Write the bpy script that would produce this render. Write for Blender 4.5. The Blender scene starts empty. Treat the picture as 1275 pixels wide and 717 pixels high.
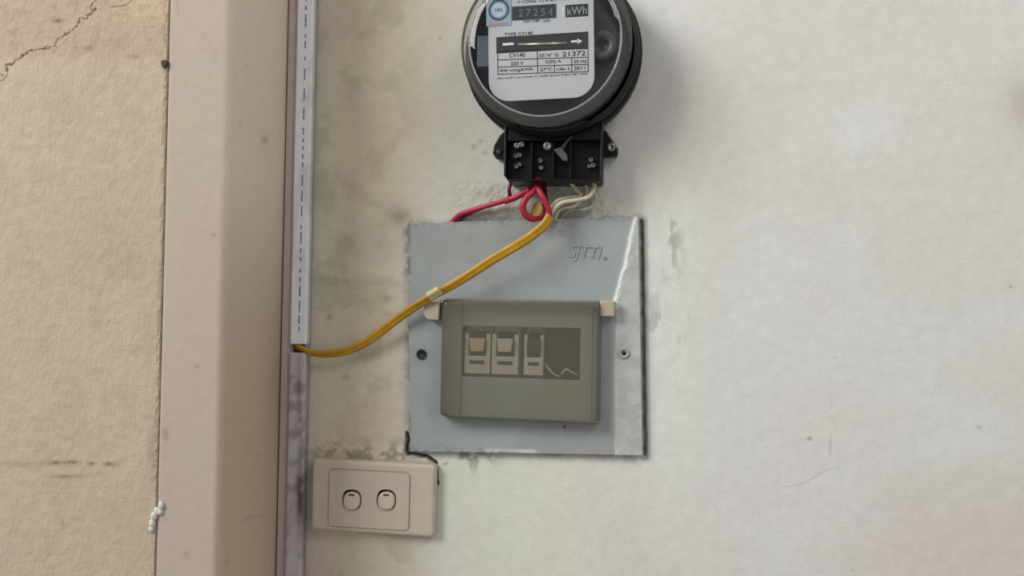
import bpy, math, random
import numpy as np
from mathutils import Vector, Matrix

C = bpy.context.scene.collection
rnd = random.Random(7)

# ------------------------------------------------------------ camera, world, light
F = 1000.0
D = 0.78                      # camera to wall, metres
CAM = np.array([0.0, -D, 1.5])
yaw, pitch, roll = math.radians(9.0), math.radians(1.0), math.radians(1.0)
_f = np.array([-math.sin(yaw)*math.cos(pitch), math.cos(yaw)*math.cos(pitch), math.sin(pitch)])
_r0 = np.array([math.cos(yaw), math.sin(yaw), 0.0])
_u0 = np.cross(_r0, _f)
_r = math.cos(roll)*_r0 + math.sin(roll)*_u0
_u = -math.sin(roll)*_r0 + math.cos(roll)*_u0

cam_data = bpy.data.cameras.new('camera')
cam_data.sensor_width = 36.0
cam_data.lens = 36.0*F/1275.0
cam_data.clip_start = 0.01
cam = bpy.data.objects.new('camera', cam_data)
C.objects.link(cam)
m = Matrix.Identity(4)
for i in range(3):
    m[i][0], m[i][1], m[i][2], m[i][3] = _r[i], _u[i], -_f[i], CAM[i]
cam.matrix_world = m
bpy.context.scene.camera = cam

world = bpy.data.worlds.new('world')
bpy.context.scene.world = world
world.use_nodes = True
bg = world.node_tree.nodes['Background']
bg.inputs[0].default_value = (1.0, 0.99, 0.975, 1)
bg.inputs[1].default_value = 0.31

def area(name, loc, target, sx, sy, power, col):
    d = bpy.data.lights.new(name, 'AREA')
    d.shape = 'RECTANGLE'; d.size = sx; d.size_y = sy; d.energy = power; d.color = col
    o = bpy.data.objects.new(name, d); C.objects.link(o)
    o.location = loc
    o.rotation_euler = (Vector(target)-Vector(loc)).to_track_quat('-Z', 'Y').to_euler()
    return o
area('daylight_window', (-2.15, -1.68, 3.05), (0.15, 0, 1.45), 1.5, 1.2, 84.0, (1.0, 0.99, 0.965))
area('overhead_fill', (0.85, -1.0, 2.75), (-0.15, 0, 1.6), 0.5, 0.5, 6.5, (1.0, 0.97, 0.93))  # added unseen fill from above, lifts the upper part of the side face
area('far_window', (2.3, -2.2, 2.3), (0.1, 0, 1.6), 0.5, 1.3, 5.0, (0.72, 0.86, 1.0))

vs = bpy.context.scene.view_settings
vs.view_transform = 'Standard'; vs.look = 'None'; vs.gamma = 1.0; vs.use_curve_mapping = False
vs.exposure = 0.0

# ------------------------------------------------------------ helpers
def P(px, py, off=0.0):
    """a point of the photograph taken onto the plane standing off metres in front of the main wall"""
    d = (px-637.5)/F*_r - (py-358.5)/F*_u + _f
    t = (D-off)/d[1]
    return CAM + d*t

def proj(X, Y, Z):
    X = np.asarray(X, float); Y = np.asarray(Y, float); Z = np.asarray(Z, float)
    dx, dy, dz = X-CAM[0], Y-CAM[1], Z-CAM[2]
    a = dx*_r[0]+dy*_r[1]+dz*_r[2]; b = dx*_u[0]+dy*_u[1]+dz*_u[2]; c = dx*_f[0]+dy*_f[1]+dz*_f[2]
    return 637.5+F*a/c, 358.5-F*b/c

def srgb(r, g, b):
    f = lambda c: (c/255/12.92) if c/255 <= 0.04045 else ((c/255+0.055)/1.055)**2.4
    return (f(r), f(g), f(b), 1.0)

def mat(name, col, rough=0.5, metal=0.0, spec=0.5, bump=0.0, bscale=400.0, vary=0.0, attr=False, coat=0.0):
    M = bpy.data.materials.new(name); M.use_nodes = True
    nt = M.node_tree; b = nt.nodes['Principled BSDF']
    b.inputs['Base Color'].default_value = col
    b.inputs['Roughness'].default_value = rough
    b.inputs['Metallic'].default_value = metal
    b.inputs['Specular IOR Level'].default_value = spec
    b.inputs['Coat Weight'].default_value = coat
    tc = nt.nodes.new('ShaderNodeTexCoord')
    src = None
    if attr:
        a = nt.nodes.new('ShaderNodeAttribute'); a.attribute_name = 'paint'
        src = a.outputs['Color']
        nt.links.new(src, b.inputs['Base Color'])
    if vary:
        n = nt.nodes.new('ShaderNodeTexNoise'); n.inputs['Scale'].default_value = 90; n.inputs['Detail'].default_value = 6
        nt.links.new(tc.outputs['Object'], n.inputs['Vector'])
        r = nt.nodes.new('ShaderNodeMapRange')
        r.inputs['From Min'].default_value = 0.3; r.inputs['From Max'].default_value = 0.7
        r.inputs['To Min'].default_value = 1-vary; r.inputs['To Max'].default_value = 1+vary*0.5
        nt.links.new(n.outputs['Fac'], r.inputs['Value'])
        v = nt.nodes.new('ShaderNodeVectorMath'); v.operation = 'SCALE'
        if src: nt.links.new(src, v.inputs[0])
        else: v.inputs[0].default_value = col[:3]
        nt.links.new(r.outputs['Result'], v.inputs['Scale'])
        nt.links.new(v.outputs['Vector'], b.inputs['Base Color'])
    if bump:
        n = nt.nodes.new('ShaderNodeTexNoise'); n.inputs['Scale'].default_value = bscale; n.inputs['Detail'].default_value = 5
        nt.links.new(tc.outputs['Object'], n.inputs['Vector'])
        bp = nt.nodes.new('ShaderNodeBump'); bp.inputs['Strength'].default_value = 1.0; bp.inputs['Distance'].default_value = bump
        nt.links.new(n.outputs['Fac'], bp.inputs['Height'])
        nt.links.new(bp.outputs['Normal'], b.inputs['Normal'])
    return M

def clear_mat(name, tint, haze_col, haze, rough=0.03, ior=1.45):
    """thin clear plastic or glass: tinted see-through, some milky haze, a glossy surface"""
    M = bpy.data.materials.new(name); M.use_nodes = True
    nt = M.node_tree; nt.nodes.remove(nt.nodes['Principled BSDF'])
    out = nt.nodes['Material Output']
    t = nt.nodes.new('ShaderNodeBsdfTransparent'); t.inputs[0].default_value = tint
    d = nt.nodes.new('ShaderNodeBsdfDiffuse'); d.inputs[0].default_value = haze_col
    g = nt.nodes.new('ShaderNodeBsdfGlossy'); g.inputs['Roughness'].default_value = rough
    m1 = nt.nodes.new('ShaderNodeMixShader'); m1.inputs[0].default_value = haze
    nt.links.new(t.outputs[0], m1.inputs[1]); nt.links.new(d.outputs[0], m1.inputs[2])
    fr = nt.nodes.new('ShaderNodeFresnel'); geo = nt.nodes.new('ShaderNodeNewGeometry'); mr = nt.nodes.new('ShaderNodeMapRange')
    mr.inputs['To Min'].default_value = ior; mr.inputs['To Max'].default_value = 1.0/ior      # same thin-sheet reflection from either face
    nt.links.new(geo.outputs['Backfacing'], mr.inputs['Value']); nt.links.new(mr.outputs['Result'], fr.inputs['IOR'])
    m2 = nt.nodes.new('ShaderNodeMixShader')
    nt.links.new(fr.outputs[0], m2.inputs[0])
    nt.links.new(m1.outputs[0], m2.inputs[1]); nt.links.new(g.outputs[0], m2.inputs[2])
    nt.links.new(m2.outputs[0], out.inputs['Surface'])
    return M

def props(o, label=None, cat=None, group=None, kind=None):
    if label: o['label'] = label
    if cat: o['category'] = cat
    if group: o['group'] = group
    if kind: o['kind'] = kind
    return o

def empty(name, loc, label, cat, group=None):
    o = bpy.data.objects.new(name, None); C.objects.link(o)
    o.empty_display_size = 0.02
    o.location = loc
    return props(o, label, cat, group)

def origin_of(o):
    v = Vector((0, 0, 0))
    while o: v += Vector(o.location); o = o.parent
    return v

class G:
    """collects geometry in world coordinates"""
    def __init__(s): s.v = []; s.f = []; s.sm = []
    def add(s, vs_, fs, smooth=False):
        b = len(s.v); s.v += [tuple(map(float, p)) for p in vs_]
        for f in fs: s.f.append([b+i for i in f]); s.sm.append(smooth)
        return s
    def prism(s, pts, o0, o1, smooth=False):
        """outline of (x, z) points extruded from offset o0 (back) to o1 (front)"""
        n = len(pts)
        a = sum(pts[i][0]*pts[(i+1) % n][1]-pts[(i+1) % n][0]*pts[i][1] for i in range(n))
        if a < 0: pts = pts[::-1]
        v = [(x, -o1, z) for x, z in pts]+[(x, -o0, z) for x, z in pts]
        f = [list(range(n)), list(range(2*n-1, n-1, -1))]
        f += [[i, i+n, (i+1) % n+n, (i+1) % n] for i in range(n)]
        return s.add(v, f, smooth)
    def box(s, x0, x1, z0, z1, o0, o1): return s.prism([(x0, z0), (x1, z0), (x1, z1), (x0, z1)], o0, o1)
    def lathe(s, c, prof, n=96, smooth=True, close=True):
        """profile of (radius, offset) turned about the axis through c=(x, z) that points out of the wall"""
        v = []
        for r, o in prof:
            for k in range(n):
                a = 2*math.pi*k/n
                v.append((c[0]+r*math.cos(a), -o, c[1]+r*math.sin(a)))
        f = []
        for j in range(len(prof)-1):
            for k in range(n):
                k2 = (k+1) % n
                f.append([j*n+k, j*n+k2, (j+1)*n+k2, (j+1)*n+k])
        if close:
            f.append([k for k in range(n)][::-1]); f.append([(len(prof)-1)*n+k for k in range(n)])
        return s.add(v, f, smooth)
    def sweep(s, path, sect, up=(0, -1, 0), twist=None, cap=True, scale=None):
        """section of (a, b) points swept along path; a lies sideways, b along up"""
        path = [np.array(p, float) for p in path]; n = len(sect); v = []
        for i, p in enumerate(path):
            t = path[min(i+1, len(path)-1)]-path[max(i-1, 0)]; t /= np.linalg.norm(t)
            u = np.array(up, float); u = u-t*(u@t)
            if np.linalg.norm(u) < 1e-3: u = np.array([0, 0, 1.0])-t*t[2]
            u /= np.linalg.norm(u); w = np.cross(t, u)
            tw = twist[i] if twist is not None else 0.0
            sc = scale[i] if scale is not None else 1.0
            for a, b in sect:
                aa = (a*math.cos(tw)-b*math.sin(tw))*sc; bb = (a*math.sin(tw)+b*math.cos(tw))*sc
                v.append(p+w*aa+u*bb)
        f = []
        for j in range(len(path)-1):
            for k in range(n):
                k2 = (k+1) % n
                f.append([j*n+k, j*n+k2, (j+1)*n+k2, (j+1)*n+k])
        if cap: f.append(list(range(n))[::-1]); f.append([(len(path)-1)*n+k for k in range(n)])
        return s.add(v, f, True)
    def build(s, name, material, parent=None, bevel=0.0, seg=2, label=None, kind=None, cat=None, group=None, loc=None):
        o0 = origin_of(parent) if parent else Vector((0, 0, 0))
        base = Vector((0, 0, 0))
        if parent is None and loc is not None: base = Vector(loc)
        me = bpy.data.meshes.new(name)
        sub = o0 if parent else base
        me.from_pydata([(x-sub[0], y-sub[1], z-sub[2]) for x, y, z in s.v], [], s.f)
        me.polygons.foreach_set('use_smooth', s.sm)
        me.update()
        o = bpy.data.objects.new(name, me); C.objects.link(o)
        if parent: o.parent = parent
        else: o.location = base
        if material: me.materials.append(material)
        if bevel:
            b = o.modifiers.new('bevel', 'BEVEL'); b.width = bevel; b.segments = seg
            b.limit_method = 'ANGLE'; b.angle_limit = math.radians(40)
        return props(o, label, cat, group, kind)

def spline(pts, n=14):
    pts = [np.array(p, float) for p in pts]
    q = [2*pts[0]-pts[1]]+pts+[2*pts[-1]-pts[-2]]
    out = []
    for i in range(1, len(q)-2):
        for k in range(n):
            t = k/n
            out.append(0.5*((2*q[i])+(-q[i-1]+q[i+1])*t+(2*q[i-1]-5*q[i]+4*q[i+1]-q[i+2])*t*t+(-q[i-1]+3*q[i]-3*q[i+1]+q[i+2])*t**3))
    out.append(pts[-1])
    return out

def circ(r, n=12): return [(r*math.cos(2*math.pi*k/n), r*math.sin(2*math.pi*k/n)) for k in range(n)]

def rrect(x0, x1, z0, z1, r, n=6):
    pts = []
    for cx, cz, a0 in ((x1-r, z1-r, 0), (x0+r, z1-r, 90), (x0+r, z0+r, 180), (x1-r, z0+r, 270)):
        for k in range(n+1):
            a = math.radians(a0+90*k/n); pts.append((cx+r*math.cos(a), cz+r*math.sin(a)))
    return pts

# smooth value noise for the painted wall surfaces
_rng = np.random.RandomState(11)
_lat = _rng.rand(256, 256)
def vnoise(x, y):
    xi = np.floor(x).astype(int); yi = np.floor(y).astype(int)
    fx = x-xi; fy = y-yi; fx = fx*fx*(3-2*fx); fy = fy*fy*(3-2*fy)
    g = lambda a, b: _lat[a % 256, b % 256]
    return (g(xi, yi)*(1-fx)+g(xi+1, yi)*fx)*(1-fy)+(g(xi, yi+1)*(1-fx)+g(xi+1, yi+1)*fx)*fy
def fbm(x, y, s, o=4, seed=0):
    r = 0; a = 1; t = 0
    for k in range(o):
        r = r+a*vnoise(x*s*2**k+17.3*k+seed*31.7, y*s*2**k+9.1*k+seed*13.9); t += a; a *= 0.55
    return r/t
def sm(a, b, x):
    t = np.clip((x-a)/(b-a), 0, 1); return t*t*(3-2*t)
def pdist(px, py, pts):
    d = np.full(px.shape, 1e9)
    for (x0, y0), (x1, y1) in zip(pts[:-1], pts[1:]):
        vx, vy = x1-x0, y1-y0
        t = np.clip(((px-x0)*vx+(py-y0)*vy)/(vx*vx+vy*vy), 0, 1)
        d = np.minimum(d, np.hypot(px-x0-t*vx, py-y0-t*vy))
    return d
def blob(px, py, cx, cy, rx, ry): return np.exp(-((px-cx)/rx)**2-((py-cy)/ry)**2)
def mix(col, c, m):
    c = np.array(c[:3]); return col*(1-m[..., None])+c*m[..., None]

def gridsurf(name, verts, col, material, parent=None, hole=None, kind=None, label=None):
    """verts (n, m, 3) and colours (n, m, 3) as one painted sheet"""
    n, k = verts.shape[:2]
    idx = np.arange(n*k).reshape(n, k)
    q = np.stack([idx[:-1, :-1], idx[:-1, 1:], idx[1:, 1:], idx[1:, :-1]], -1)
    if hole is not None:
        keep = ~(hole[:-1, :-1] & hole[1:, :-1] & hole[1:, 1:] & hole[:-1, 1:])
        q = q[keep]
    q = q.reshape(-1, 4)
    me = bpy.data.meshes.new(name)
    v = verts.reshape(-1, 3).copy()
    if parent: v -= np.array(origin_of(parent))
    me.vertices.add(len(v)); me.vertices.foreach_set('co', v.ravel())
    me.loops.add(q.size); me.loops.foreach_set('vertex_index', q.ravel().astype(np.int32))
    me.polygons.add(len(q)); me.polygons.foreach_set('loop_start', (np.arange(len(q))*4).astype(np.int32))
    me.update(calc_edges=True)
    me.polygons.foreach_set('use_smooth', np.ones(len(q), bool))
    a = me.color_attributes.new('paint', 'FLOAT_COLOR', 'POINT')
    c4 = np.ones((len(v), 4)); c4[:, :3] = np.clip(col.reshape(-1, 3), 0, 1)
    a.data.foreach_set('color', c4.ravel())
    me.validate()
    o = bpy.data.objects.new(name, me); C.objects.link(o)
    if parent: o.parent = parent
    me.materials.append(material)
    return props(o, label, None, None, kind)

def axis(stops):
    """grid lines: list of (from, to, step)"""
    r = []
    for a, b, s in stops:
        n = max(1, int(round((b-a)/s))); r += list(a+(b-a)*np.arange(n)/n)
    return np.array(r+[stops[-1][1]])

# ------------------------------------------------------------ materials
M_wall = mat('wall_paint', srgb(205, 202, 194), 0.85, bump=0.0004, bscale=620, vary=0.05, attr=True, spec=0.25)
M_left = mat('cream_paint', srgb(190, 175, 150), 0.8, bump=0.0006, bscale=700, vary=0.07, attr=True, spec=0.3)
M_pink = mat('smooth_paint', srgb(190, 175, 160), 0.7, bump=0.0004, bscale=120, vary=0.03, attr=True, spec=0.3)
M_plate = mat('grey_enamel', srgb(150, 156, 155), 0.5, bump=0.00012, bscale=300, vary=0.04, attr=True)
M_black = mat('black_bakelite', srgb(5, 5, 6), 0.4, spec=0.35, bump=0.0001, bscale=300)
M_dark = mat('dark_interior', srgb(26, 27, 30), 0.6)
M_deep = mat('dark_housing', srgb(70, 70, 66), 0.8)
M_ivory = mat('ivory_plastic', srgb(200, 186, 170), 0.45, vary=0.05)
M_white = mat('white_plastic', srgb(205, 200, 188), 0.4, vary=0.05)
M_lid = mat('trunking_plastic', srgb(198, 198, 208), 0.35, attr=True, vary=0.03)
M_red = mat('red_wire', srgb(168, 26, 54), 0.45, vary=0.15)
M_pale = mat('pale_wire', srgb(205, 198, 172), 0.5, vary=0.12)
M_yellow = mat('yellow_cable', srgb(186, 140, 26), 0.45, vary=0.16)
M_screw = mat('screw_steel', srgb(150, 150, 148), 0.4, metal=0.7)
M_face = mat('meter_faceplate', srgb(188, 190, 193), 0.4)
M_print = mat('black_print', srgb(26, 28, 34), 0.6)
M_lprint = mat('white_print', srgb(225, 228, 230), 0.6)
M_disc = mat('aluminium_disc', srgb(190, 190, 170), 0.3, metal=0.8)
M_glass = clear_mat('meter_glass', (0.985, 0.99, 0.99, 1), (0.45, 0.47, 0.48, 1), 0.015)
M_glass_side = clear_mat('meter_glass_side', (0.90, 0.90, 0.88, 1), (0.62, 0.62, 0.58, 1), 0.10, rough=0.12)
M_smoke = clear_mat('smoked_plastic', (0.89, 0.88, 0.845, 1), srgb(160, 156, 140), 0.14, rough=0.28)

# ------------------------------------------------------------ the setting
xc = P(355, 358, 0)[0]                                # inner corner
edge_px = 279.0
k1, k2 = P(edge_px, 358, 0.0)[0], P(edge_px, 358, 0.1)[0]
ret = 0.1*(xc-k1)/(k2-k1)                             # depth of the return
print('corner x', xc, 'return depth', ret)
joint_x = P(201.5, 358, ret)[0]

# main wall
pl = [P(507, 278, .006), P(795, 269, .006), P(800, 567, .006), P(511, 562, .006)]
X = axis([(xc-0.02, P(385, 358)[0], .004), (P(385, 358)[0], P(870, 358)[0], .0009), (P(870, 358)[0], P(1330, 358)[0], .0018), (P(1330, 358)[0], 1.5, .05)])
zt, zb = P(600, -10)[2], P(600, 735)[2]
Z = axis([(zb-0.8, zb, .05), (zb, P(600, 530)[2], .0012), (P(600, 530)[2], P(600, 215)[2], .0009), (P(600, 215)[2], zt, .0016), (zt, zt+0.8, .05)])
XX, ZZ = np.meshgrid(X, Z)
PX, PY = proj(XX, 0*XX, ZZ)
col = np.ones(XX.shape+(3,))*np.array(srgb(219, 218, 214)[:3])
n1 = fbm(XX, ZZ, 9, 4, 1); n2 = fbm(XX, ZZ, 28, 5, 2); n3 = fbm(XX, ZZ, 120, 4, 3); n4 = fbm(XX, ZZ, 4, 3, 4)
col = mix(col, srgb(206, 204, 192), sm(0.42, 0.62, n1)*0.3)
col = mix(col, srgb(212, 200, 192), sm(0.5, 0.7, n4)*0.25)
# painted-in pilaster shade above the box, then older, yellower paint left of it
col = mix(col, srgb(200, 196, 180), sm(690, 530, PX+60*(n1-.5))*sm(330, 240, PY)*.75)
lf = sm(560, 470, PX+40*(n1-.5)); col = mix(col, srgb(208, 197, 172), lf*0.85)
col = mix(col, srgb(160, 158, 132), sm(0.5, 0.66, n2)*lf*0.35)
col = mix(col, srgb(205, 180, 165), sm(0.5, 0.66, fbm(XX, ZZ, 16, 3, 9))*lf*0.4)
# pink tinge low right, stain far right
col = mix(col, srgb(214, 190, 184), sm(560, 700, PY+90*(n1-.5))*sm(950, 1150, PX+120*(n4-.5))*0.5)
col = mix(col, srgb(176, 160, 156), blob(PX, PY, 1285, 130, 34, 36)*0.6)
# whiter touched-up paint right of and under the box
tr = sm(798, 806, PX)*sm(905, 850, PX+30*(n2-.5))*sm(225, 262, PY)*sm(660, 560, PY+30*(n2-.5))
col = mix(col, srgb(220, 223, 215), tr*0.7)
col = mix(col, srgb(150, 158, 148), tr*sm(0.54, 0.68, fbm(XX, ZZ*0.45, 110, 4, 5))*(blob(PX, PY, 836, 300, 14, 50)+blob(PX, PY, 828, 400, 26, 34))*0.6)
ub = sm(540, 556, PX+10*(n2-.5))*sm(760, 690, PX+30*(n2-.5))*sm(562, 568, PY)
col = mix(col, srgb(214, 216, 198), ub*0.6)
# greyer, rougher patch where the wires come out between meter and box
bw = sm(545, 600, PX)*sm(790, 740, PX)*sm(222, 236, PY)*sm(300, 270, PY)
col = mix(col, srgb(188, 184, 172), bw*0.5)
# grime round the edges of the box and above the switch
quad = [(507, 278), (795, 269), (800, 567), (511, 562), (507, 278)]
dq = pdist(PX, PY, quad)
gr = np.exp(-dq/4.5)*sm(0.38, 0.6, n3)
gr_side = np.where(PX < 520, 1.0, np.where(PY < 285, 0.75, np.where(PY > 550, 0.9, 0.35)))
col = mix(col, srgb(92, 92, 76), np.clip(gr*gr_side, 0, 1)*0.5)
sw = sm(385, 400, PX)*sm(545, 500, PX)*sm(535, 566, PY+14*(n2-.5))*sm(585, 570, PY)
col = mix(col, srgb(112, 104, 90), sw*sm(0.40, 0.62, n3)*0.6)
dg = sm(520, 545, PX)*sm(640, 585, PX)*sm(600, 568, PY+14*(n3-.5))*sm(560, 566, PY)
col = mix(col, srgb(120, 124, 102), dg*sm(0.5, 0.62, n3)*0.7)
for (cx, cy, rx, ry, s) in ((498, 270, 16, 14, .5), (410, 395, 5, 4, .4), (482, 372, 6, 5, .45), (470, 352, 30, 6, .25), (420, 350, 34, 7, .2), (430, 470, 4, 4, .4), (455, 505, 3, 3, .4),
                            (590, 183, 4, 4, .5), (598, 176, 3, 3, .4), (603, 190, 4, 3, .35), (1008, 546, 3, 2.5, .8), (1040, 445, 2, 2, .3), (440, 310, 14, 22, .18), (1219, 532, 3, 2, .4), (1258, 357, 2, 1.5, .8), (1062, 710, 2, 2, .5), (478, 300, 18, 28, .2), (548, 47, 2, 2, .5)):
    col = mix(col, srgb(98, 96, 84), blob(PX, PY, cx, cy, rx, ry)*s*(0.4+0.9*n3))
wob = 3*(n2-.5)
d = pdist(PX, PY+wob, [(976, 607), (1000, 602), (1032, 583), (1036, 520), (1032, 470)])
col = mix(col, srgb(150, 148, 140), sm(1.3, 0.3, d)*sm(460, 560, PY)*0.35)
# relief: trowel waves, flaking filler beside the box, ragged cut-out behind the switch corner
rel = (n1-.5)*0.0016+(n2-.5)*0.0008+(n3-.5)*0.0005*(0.5+lf)
rel += np.exp(-dq/4)*sm(0.45, 0.6, n3)*0.0008*np.where(PX < 520, 1, .6)
rel += sw*(n3-.4)*0.0022+bw*(n3-.5)*0.003
rel += tr*0.0004
gap = pdist(PX+4*(n3-.5), PY+4*(n3-.5), [(507, 540), (507.5, 565), (531, 568), (542, 576), (544, 602)])
gm = sm(2.7, 1.2, gap)
rel -= gm*0.007
col = mix(col, srgb(64, 56, 48), gm*0.85)
gap2 = pdist(PX+1.5*(n3-.5), PY, [(799, 275), (803, 566)])
rel -= sm(3, 1.5, gap2)*0.003
col = mix(col, srgb(150, 150, 144), sm(9, 5, gap2)*.6)  # soft shade band beside the plate's right edge, painted in
col = mix(col, srgb(70, 68, 62), sm(2.6, 1.0, gap2)*(.5+.25*sm(.4, .6, n3)))
hole = (PX > 530) & (PX < 780) & (PY > 300) & (PY < 545)
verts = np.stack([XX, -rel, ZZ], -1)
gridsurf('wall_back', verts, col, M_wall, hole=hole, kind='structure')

# cream wall on the left, standing forward of the main wall
X = axis([(-1.6, P(-15, 358, ret)[0], .05), (P(-15, 358, ret)[0], joint_x-.0008, .0007)])
Z = axis([(zb-0.8, P(100, 730, ret)[2], .05), (P(100, 730, ret)[2], P(100, -12, ret)[2], .0007), (P(100, -12, ret)[2], zt+0.8, .05)])
XX, ZZ = np.meshgrid(X, Z); PX, PY = proj(XX, -ret+0*XX, ZZ)
col = np.ones(XX.shape+(3,))*np.array(srgb(190, 175, 152)[:3])
n1 = fbm(XX, ZZ, 9, 4, 11); n2 = fbm(XX, ZZ, 40, 5, 12); n3 = fbm(XX, ZZ, 170, 4, 13); n5 = fbm(XX*3, ZZ, 150, 3, 15)
col = mix(col, srgb(190, 170, 152), sm(0.45, 0.65, n1)*0.5)
col = mix(col, srgb(176, 158, 126), sm(0.5, 0.7, n2)*0.22)
band = sm(76, 66, PY+16*(n1-.5))
col = mix(col, srgb(186, 164, 142), band*0.7)
col = mix(col, srgb(206, 184, 150), sm(120, 160, PX)*sm(36, 10, PY)*0.5)
col = mix(col, srgb(160, 138, 116), band*sm(.55, .68, n3)*0.35)
for (cx, cy, rx, ry, s) in ((73, 26, 9, 3, .75), (105, 60, 9, 3, .6), (165, 70, 10, 3, .35), (66, 576, 9, 2.6, .9), (90, 575, 9, 2.6, .8), (114, 577, 5, 2.4, .7), (137, 578, 8, 3, .8), (20, 578, 26, 4, .3), (85, 593, 20, 2.5, .7), (190, 560, 6, 40, .3), (60, 690, 3, 3, .4), (78, 652, 2, 5, .3), (145, 300, 70, 60, .12)):
    col = mix(col, srgb(112, 98, 84), np.clip(blob(PX, PY, cx, cy, rx, ry)*s*(0.1+1.6*n3), 0, 1))
rel = (n1-.5)*0.0012+(n2-.5)*0.0006+(n3-.5)*0.0006+(n5-.5)*0.0004
w1 = 12*(fbm(XX, ZZ, 150, 5, 16)-.5)
crack = pdist(PX+w1, PY+w1, [(-16, 118), (2, 96), (12, 82), (27, 70), (42, 64), (52, 63), (66, 58), (74, 48), (82, 42), (92, 34), (104, 22), (112, 14), (118, 6), (123, -6)])
cm = sm(1.15, 0.3, crack)
rel -= cm*0.0012; col = mix(col, srgb(110, 94, 78), cm*0.7)
crack2 = pdist(PX+w1, PY, [(140, 9), (152, 8), (162, 4), (172, -8)])
cm = sm(1.2, 0.3, crack2); rel -= cm*0.0006; col = mix(col, srgb(120, 104, 88), cm*0.6)
ed = sm(joint_x-.004, joint_x-.0008, XX)
rel -= ed*0.0012*sm(.4, .6, n3)
verts = np.stack([XX, -ret-rel, ZZ], -1)
tail = np.stack([XX[:, -1:], -ret+0.012+0*XX[:, -1:], ZZ[:, -1:]], -1)     # edge face running into the joint
verts = np.concatenate([verts, tail], 1); col = np.concatenate([col, col[:, -1:]*0.9], 1)
gridsurf('wall_left', verts, col, M_left, kind='structure')

# smooth pilaster: front strip, rounded arris, side face back to the main wall
r_ar = 0.006
prof = [(joint_x+.0009, -ret+.012), (joint_x+.0009, -ret+.0012), (joint_x+.0018, -ret+.0005)]
prof += [(x, -ret+.0003) for x in np.linspace(joint_x+.003, xc-r_ar, 46)]
prof += [(xc-r_ar+r_ar*math.sin(a), -ret+.0003+r_ar-r_ar*math.cos(a)) for a in np.linspace(0.15, math.pi/2, 8)]
prof += [(xc, y) for y in np.linspace(-ret+.01, -0.001, 60)]
prof = np.array(prof)
Z = axis([(zb-0.8, zb, .05), (zb, zt, .002), (zt, zt+0.8, .05)])
PXX = np.repeat(prof[None, :, 0], len(Z), 0); PYY = np.repeat(prof[None, :, 1], len(Z), 0)
ZZ = np.repeat(Z[:, None], len(prof), 1)
PX, PY = proj(PXX, PYY, ZZ)
S = PXX+PYY
n1 = fbm(S, ZZ, 8, 4, 21); n2 = fbm(S, ZZ, 40, 4, 22)
col = np.ones(ZZ.shape+(3,))*np.array(srgb(184, 170, 154)[:3])
col = mix(col, srgb(184, 166, 155), sm(.45, .65, n1)*.5)
col = mix(col, srgb(206, 189, 170), sm(xc-.006, xc, PXX)*.9)  # side face lightened in colour to lift its brightness
col = mix(col, srgb(232, 216, 198), sm(420, 180, PY+60*(n1-.5))*sm(xc-.006, xc, PXX)*.8)  # stronger light towards the top of the side face, painted in
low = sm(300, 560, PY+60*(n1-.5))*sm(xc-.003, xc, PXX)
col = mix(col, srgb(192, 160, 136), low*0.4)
for (cx, cy, rx, ry, s) in ((330, 174, 4, 5, .5), (266, 292, 3, 2, .5), (300, 153, 2, 5, .25), (206, 540, 4, 9, .4), (232, 690, 3, 4, .4), (245, 456, 3, 2, .4), (350, 470, 18, 90, .25), (283, 700, 3, 5, .3), (322, 566, 2, 3, .3)):
    col = mix(col, srgb(120, 98, 90), blob(PX, PY, cx, cy, rx, ry)*s)
w1 = 5*(n2-.5)
for pts, s in (([(234, 28), (246, 38), (258, 52), (266, 66), (269, 80)], .15), ([(294, 92), (303, 88), (312, 80)], .2), ([(298, 650), (315, 643), (330, 640)], .3), ([(222, 0), (224, 20)], .3)):
    col = mix(col, srgb(130, 112, 100), sm(1.4, .3, pdist(PX+w1, PY, pts))*s)
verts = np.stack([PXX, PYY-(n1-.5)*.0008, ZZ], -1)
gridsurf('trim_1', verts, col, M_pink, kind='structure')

# ------------------------------------------------------------ trunking in the corner
def vx(px_, off): return P(px_, 358, off)[0]
# slim painted batten against the pilaster
x0 = xc+.0018; x1 = vx(364.0, .010)
bt = G(); bt.box(x0, x1, zb-.1, zt+.1, 0.0005, .010)
bt.build('wooden_batten', mat('batten_paint', srgb(190, 174, 170), .6, vary=.08, bump=.0003, bscale=90), bevel=.0008,
         label='narrow mauve-grey painted strip in the corner, left of the white trunking', cat='batten', loc=(x0, 0, 1.5))
tx0, tx1 = x1+.0004, vx(382.0, .014)
zcut = P(373, 428.5, .014)[2]; zcut2 = P(373, 439, .014)[2]
trk = empty('cable_trunking', ((tx0+tx1)/2, 0, 1.5), 'white plastic cable trunking running down the corner, cut open where the yellow cable enters', 'trunking')
g = G()
g.box(tx0+.0006, tx1-.0006, zb-.1, zt+.1, .0003, .0016)
g.box(tx0+.0006, tx0+.0018, zb-.1, zt+.1, .0016, .0115)
g.box(tx1-.0018, tx1-.0006, zb-.1, zt+.1, .0016, .0115)
g.build('base_channel', mat('trunking_base', srgb(150, 150, 152), .5), trk)
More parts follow.
